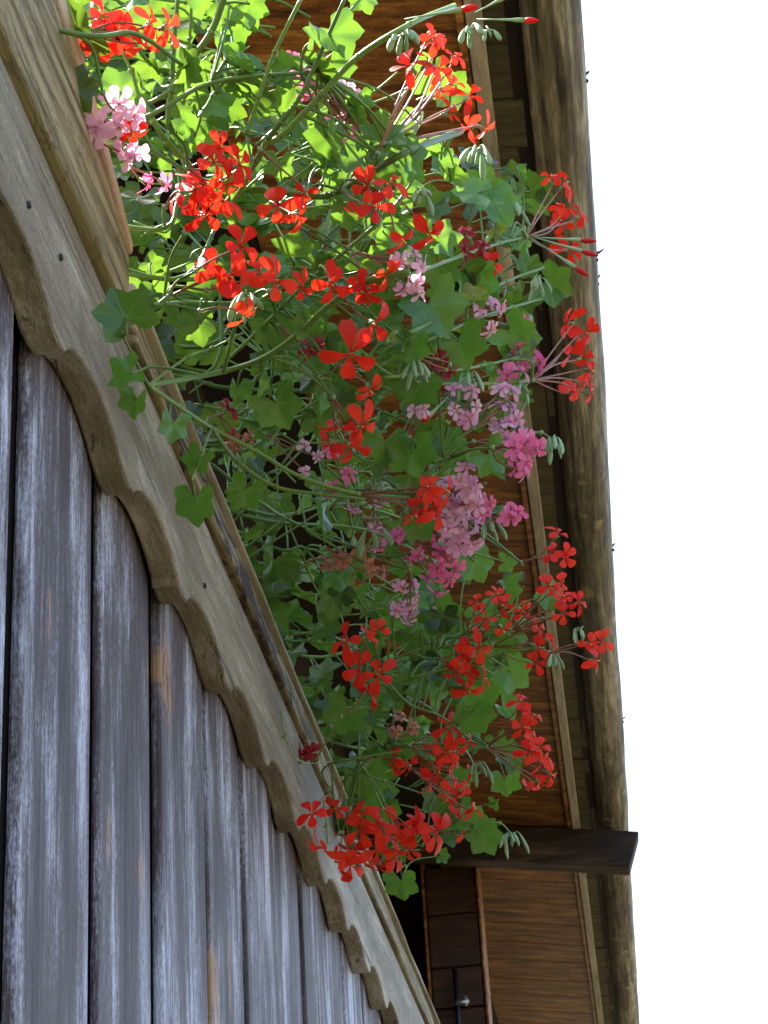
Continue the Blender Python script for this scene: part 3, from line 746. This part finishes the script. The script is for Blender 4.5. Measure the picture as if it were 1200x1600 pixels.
# ---- flower heads
def head(u, v, n, rpx, color, base=None, dy=0.0, fpx=42, key=None, double=False, name='flower_head', label=None, face=None):
    Y = depth(u, v) - .03 + dy
    if dy <= -.04 and v > 400: Y = front(u, v, Y, .33)
    c = P(u, v, Y); kind = 'p' if color in ('pink', 'pale') else 'r'
    k = key or nearest(Y, kind if color not in ('dried',) else None); s = c.length / F
    rt = Vector((R[0][0], R[1][0], R[2][0])); dn = Vector((R[0][1], R[1][1], R[2][1]))
    if base is None:
        q, d = near_shoot(k, c, .05)
        bdir = ((q - c).normalized() if q and d < .3 else (ROOTS[k] - c).normalized())
        b = c + bdir * random.uniform(.03, .05) + Vector((-.012, 0, .0))
    else: b = P(base[0], base[1], depth(*base) - .01 + dy)
    acc = Acc(); ped = Acc()
    out = (c - b).normalized()
    for i in range(n):
        if n == 1: off = Vector((0, 0, 0))
        else:
            g = 6.283 * (i + random.uniform(-.2, .2)) / n; r = rpx * s * random.uniform(.65, 1.4)
            off = rt * math.cos(g) * r * .8 + dn * math.sin(g) * r + Vector((0, random.uniform(-1, 1) * r * .5, 0))
            if n > 5 and i % 3 == 0: off *= .35
        p = c + off
        fd = (CAMDIR(c) * random.uniform(.15, 1.0) + out * .8 + off.normalized() * .5 + rv(.42)) if face is None else CAMDIR(c) * face + rv(.12)
        fd.normalize()
        add_flower(acc, p, fd, fpx * s * random.uniform(.9, 1.12), double, .31 if double else .31)
        # calyx and stalk
        cb = p - fd * .008
        tube(ped, [p - fd * .001, cb], .0012, .0022, 6, mi=1)
        for q in range(4):
            dd = (rv(1)); dd = (dd - fd * dd.dot(fd)).normalized()
            tube(ped, [cb, p + dd * .004 + fd * .001], .0011, .0003, 4, mi=1)
        tube(ped, catmull([cb, cb.lerp(b, .5) + rv(.003), b], 4), .0009, .0011, 5, mi=0)
        if random.random() < .5:
            tube(ped, [p, p + fd * .006], .0006, .0008, 5, mi=2)
    tube(ped, [b - out * .002, b, b + out * .003], .001, .001, 6, rad=[.001, .0034, .0012], mi=1)
    q, d = near_shoot(k, b, .04)
    if q is None or d > .4: q = ROOTS[k]
    tube(PL[k]['stem'], catmull([q, q.lerp(b, .5) + Vector((0, 0, .006)) + rv(.006), b], 5), .0015, .0013, 6, rnd=random.random() * .5)  # connecting stem darkened in colour for the shade inside the bush
    o = keep(acc.build(name, M[color]), PL[k]['e'])
    st = ped.build('flower_stalk', [M['redstem'], M['bud'], M['stamen']]); st.parent = o
    if label: o['label'] = label
    return o
H = [
 (165, 50, 3, 26, 'red', None, -.05, 74), (245, 55, 3, 24, 'red', None, -.05, 66), (208, 205, 1, 0, 'red', None, -.06, 54), (128, 60, 1, 0, 'red', None, -.04, 55),
 (350, 262, 4, 26, 'red', None, -.03, 62), (330, 315, 3, 24, 'red', None, -.03, 66), (288, 302, 2, 16, 'red', None, -.03, 58), (450, 335, 2, 20, 'red', None, -.03, 62), (478, 300, 1, 0, 'red', None, -.03, 40),
 (348, 425, 2, 18, 'red', None, -.04, 72), (375, 385, 1, 0, 'red', None, -.04, 62), (418, 430, 2, 16, 'red', None, -.04, 66), (382, 492, 1, 0, 'red', None, -.04, 58),
 (595, 300, 2, 20, 'red', None, -.02, 60), (575, 330, 2, 16, 'red', None, -.02, 60), (648, 360, 2, 22, 'red', None, -.02, 58), (540, 440, 2, 20, 'red', None, -.02, 58), (588, 440, 2, 18, 'red', None, -.02, 56), (470, 448, 1, 0, 'red', None, 0, 50),
 (583, 505, 1, 0, 'red', None, -.02, 68), (548, 552, 1, 0, 'red', (500, 590), -.04, 92), (578, 608, 1, 0, 'red', None, -.02, 62), (545, 660, 2, 22, 'red', (520, 620), -.02, 70), (530, 690, 2, 20, 'red', (520, 620), -.02, 62),
 (655, 112, 2, 20, 'red', (590, 240), -.02, 66), (690, 85, 3, 22, 'red', (590, 240), 0, 46), (705, 150, 4, 24, 'red', (600, 225), 0, 48), (742, 205, 2, 14, 'red', (610, 225), 0, 46), (675, 58, 1, 0, 'red', (590, 240), 0, 46),
 (872, 285, 2, 16, 'red', (822, 370), 0, 50), (888, 335, 3, 16, 'red', (822, 370), 0, 46), (888, 390, 1, 0, 'red', (822, 370), 0, 50), (768, 412, 1, 0, 'red', None, 0, 40),
 (893, 525, 3, 20, 'red', (832, 594), 0, 50), (912, 575, 3, 20, 'red', (832, 594), 0, 52), (890, 612, 1, 0, 'red', (832, 594), 0, 44), (920, 610, 1, 0, 'red', (832, 594), 0, 42),
 (678, 755, 2, 18, 'red', (560, 772), -.04, 52), (672, 795, 3, 18, 'red', (560, 772), -.04, 58), (640, 805, 1, 0, 'red', (560, 772), -.04, 46),
 (872, 835, 1, 0, 'red', (815, 880), 0, 42), (875, 868, 2, 10, 'red', (815, 880), 0, 40),
 (868, 910, 2, 16, 'red', (800, 985), 0, 38), (888, 950, 3, 18, 'red', (800, 985), 0, 38), (800, 960, 3, 20, 'red', (740, 985), .02, 36), (848, 1000, 3, 16, 'red', (770, 1010), 0, 40), (838, 1036, 1, 0, 'red', (770, 1010), 0, 40),
 (930, 1002, 2, 10, 'red', (858, 1020), 0, 40), (930, 1032, 1, 0, 'red', (858, 1020), 0, 38), (758, 935, 2, 18, 'red', None, .03, 32), (760, 965, 1, 0, 'red', None, .03, 34),
 (560, 1000, 2, 18, 'red', None, -.03, 56), (578, 1052, 2, 16, 'red', None, -.03, 62), (574, 1082, 1, 0, 'red', None, -.03, 54), (590, 985, 1, 0, 'red', None, -.03, 44),
 (738, 1008, 2, 18, 'red', (690, 1030), 0, 48), (735, 1055, 3, 20, 'red', (690, 1030), 0, 50), (712, 1050, 1, 0, 'red', (690, 1030), 0, 44),
 (822, 1120, 3, 16, 'red', (762, 1168), 0, 42), (830, 1165, 3, 16, 'red', (762, 1168), 0, 44), (848, 1205, 3, 18, 'red', (762, 1168), 0, 42), (828, 1230, 1, 0, 'red', (762, 1168), 0, 38),
 (705, 1158, 3, 22, 'red', (640, 1165), .02, 46), (690, 1190, 3, 18, 'red', (640, 1165), 0, 46), (705, 1222, 3, 22, 'red', (640, 1200), -.01, 52), (725, 1262, 3, 18, 'red', (640, 1200), 0, 46), (672, 1218, 1, 0, 'red', (640, 1200), -.01, 52), (722, 1300, 1, 0, 'red', None, 0, 38),
 (628, 1188, 2, 12, 'red', None, .0, 44), (505, 1325, 1, 0, 'red', (530, 1300), -.10, 68), (538, 1348, 2, 12, 'red', (535, 1300), -.09, 58), (488, 1272, 1, 0, 'red', (520, 1240), -.06, 50), (525, 1262, 1, 0, 'red', None, -.05, 40), (552, 1325, 1, 0, 'red', None, -.08, 48),
 (572, 1285, 3, 20, 'red', (560, 1310), -.05, 56), (598, 1315, 3, 18, 'red', (560, 1310), -.05, 54), (632, 1290, 2, 16, 'red', None, -.04, 54), (665, 1300, 2, 14, 'red', (620, 1310), -.04, 62), (605, 1345, 2, 16, 'red', None, -.05, 48), (640, 1328, 1, 0, 'red', None, -.04, 46),
]
for e in H: head(*e, face=(1.0 if e[2] == 1 and e[7] > 70 else None))
HP = [
 (150, 200, 1, 0, 'pale', None, -.06, 56), (190, 180, 3, 26, 'pale', None, -.06, 60), (200, 240, 2, 14, 'pale', None, -.05, 50), (245, 280, 2, 16, 'pink', None, .03, 40),
 (450, 98, 2, 14, 'pink', None, .06, 40), (485, 140, 3, 18, 'pink', None, .06, 40), (548, 150, 3, 16, 'pale', None, .06, 34), (545, 190, 4, 20, 'pink', None, .06, 40), (645, 415, 4, 22, 'pale', None, .0, 38), (640, 445, 2, 16, 'pale', None, 0, 34), (700, 475, 3, 18, 'pink', None, .02, 34),
 (765, 490, 4, 18, 'pale', None, .02, 30), (818, 500, 1, 0, 'pink', None, .02, 38), (820, 555, 3, 20, 'pink', (790, 590), .02, 40), (800, 580, 2, 14, 'pink', (790, 600), .02, 36), (728, 632, 5, 24, 'pale', (700, 660), 0, 32), (655, 645, 2, 10, 'pale', None, 0, 26),
 (790, 635, 6, 24, 'pale', (740, 670), 0, 34), (800, 680, 5, 20, 'pale', (740, 690), 0, 34), (820, 705, 4, 20, 'pink', (770, 700), 0, 40), (812, 735, 2, 14, 'pink', (770, 700), 0, 36),
 (735, 765, 7, 30, 'pale', (680, 800), 0, 34), (705, 790, 7, 28, 'pale', (680, 800), 0, 34), (720, 830, 8, 32, 'pale', (670, 830), 0, 36), (700, 860, 6, 28, 'pink', (660, 850), 0, 36), (685, 905, 4, 18, 'pink', (650, 860), 0, 34), (645, 840, 4, 24, 'pink', (620, 850), .03, 34), (755, 790, 3, 14, 'pink', (700, 800), 0, 32),
 (802, 805, 2, 6, 'pink', (765, 810), 0, 42), (635, 930, 5, 16, 'pale', (640, 890), -.02, 28), (635, 960, 4, 12, 'pale', (640, 890), -.02, 26),
 (530, 735, 3, 24, 'pink', None, .02, 32), (575, 790, 4, 26, 'pale', None, .02, 28), (600, 840, 3, 20, 'pink', None, .03, 30), (480, 710, 3, 22, 'pale', None, .04, 24),
]
for e in HP: head(*e, double=(e[2] >= 1))
for e in [(560, 885, 4, 22, 'dried', None, -.01, 30), (522, 875, 2, 12, 'dried', None, 0, 26), (590, 890, 2, 10, 'dried', None, 0, 26), (355, 640, 1, 18, 'dim', None, .0, 40), (360, 680, 1, 12, 'dim', None, .0, 26), (690, 572, 4, 16, 'dim', None, .02, 30), (492, 542, 2, 12, 'dim', None, .02, 34), (735, 378, 3, 18, 'dim', None, .02, 30), (480, 1180, 2, 10, 'dim', None, .02, 30), (380, 690, 2, 18, 'dried', None, .05, 30), (630, 1130, 3, 18, 'dried', None, .02, 24), (650, 880, 2, 14, 'dried', None, .04, 22)]:
    head(*e, double=True, name='withered_flower_head', label='withered flower head with curled dull petals')

def buds(u, v, n, key, size=1.0, dy=0.0, tip=False, droop=1.0):
    Y = depth(u, v) + dy; c = P(u, v, Y); acc = Acc(); s = c.length / F
    dn = Vector((0, 0, -1))
    for i in range(n):
        g = 6.283 * i / n + random.uniform(-.3, .3)
        d = (Vector((math.cos(g) * .7, math.sin(g) * .7, 0)) + dn * droop + rv(.15)).normalized()
        L = 30 * s * size * random.uniform(.45, 1.15)
        pts = catmull([c, c + Vector((math.cos(g), math.sin(g), .35)) * L * .3, c + d * L * .65 + Vector((math.cos(g), math.sin(g), 0)) * L * .2, c + d * L * 1.15], 5)
        k = len(pts); wd = random.uniform(.0012, .0028); rr = [.0006 + wd * size * max(0, math.sin(max(0, (j / (k - 1) - .35)) / .65 * 3.0)) for j in range(k)]
        tube(acc, pts, 0, 0, 6, rad=rr, mi=1 if (tip and i % 3 == 0) else 0)
    for i in range(4):
        d = rv(1).normalized(); tube(acc, [c, c + d * .008], .0018, .0004, 5)
    keep(acc.build('bud_cluster', [M['bud'], M['red']]), PL[key]['e'])
for b in [(632, 52, 6, 'r1', 1.2), (735, 45, 6, 'r2', 1.1), (765, 48, 2, 'r2', 1.0), (862, 688, 7, 'p2', 1.0), (800, 1304, 8, 'r6', 1.0), (735, 590, 8, 'r3', 1.3), (745, 235, 7, 'r3', 1.2), (865, 1028, 6, 'r4', .9), (905, 985, 5, 'r4', .8), (840, 438, 6, 'r3', 1.0), (765, 820, 5, 'p2', 1.0), (745, 1195, 6, 'r5', 1.0), (800, 320, 6, 'r3', 1.2), (585, 830, 4, 'p3', 1.3), (815, 605, 5, 'r3', .8), (650, 570, 6, 'r3', 1.1), (385, 465, 6, 'r2', 1.3), (660, 300, 5, 'r2', 1.2)]:
    buds(b[0], b[1], b[2], b[3], b[4], -.02)
# single opening buds on long stalks
def spear(a, b, key, dy=0):
    p = P(*a, depth(*a) + dy); q = P(*b, depth(*a) + dy - .01); acc = Acc(); d = (q - p)
    pts = [p + d * t for t in (0, .3, .55, .66, .78, .9, 1.0)]
    tube(acc, pts[:5], 0, 0, 6, rad=[.0008, .0009, .0016, .0026, .0026], mi=0)
    tube(acc, [p + d * t for t in (.76, .84, .92, 1.0)], 0, 0, 7, rad=[.002, .0034, .003, .0008], mi=1)
    keep(acc.build('opening_bud', [M['bud'], M['red']]), PL[key]['e'])
for a, b in [((745, 30), (842, 32)), ((632, 30), (748, 10)), ((825, 370), (932, 377)), ((825, 368), (935, 400)), ((830, 372), (920, 432)), ((742, 20), (800, -10)), ((700, 620), (660, 660))]: spear(a, b, 'r3' if a[1] > 300 else 'r2')

for k, d in PL.items():
    keep(d['leaf'].build('foliage', M['leaf']), d['e']); keep(d['stem'].build('stem', M['stem']), d['e'])
print('leaves', cnt)
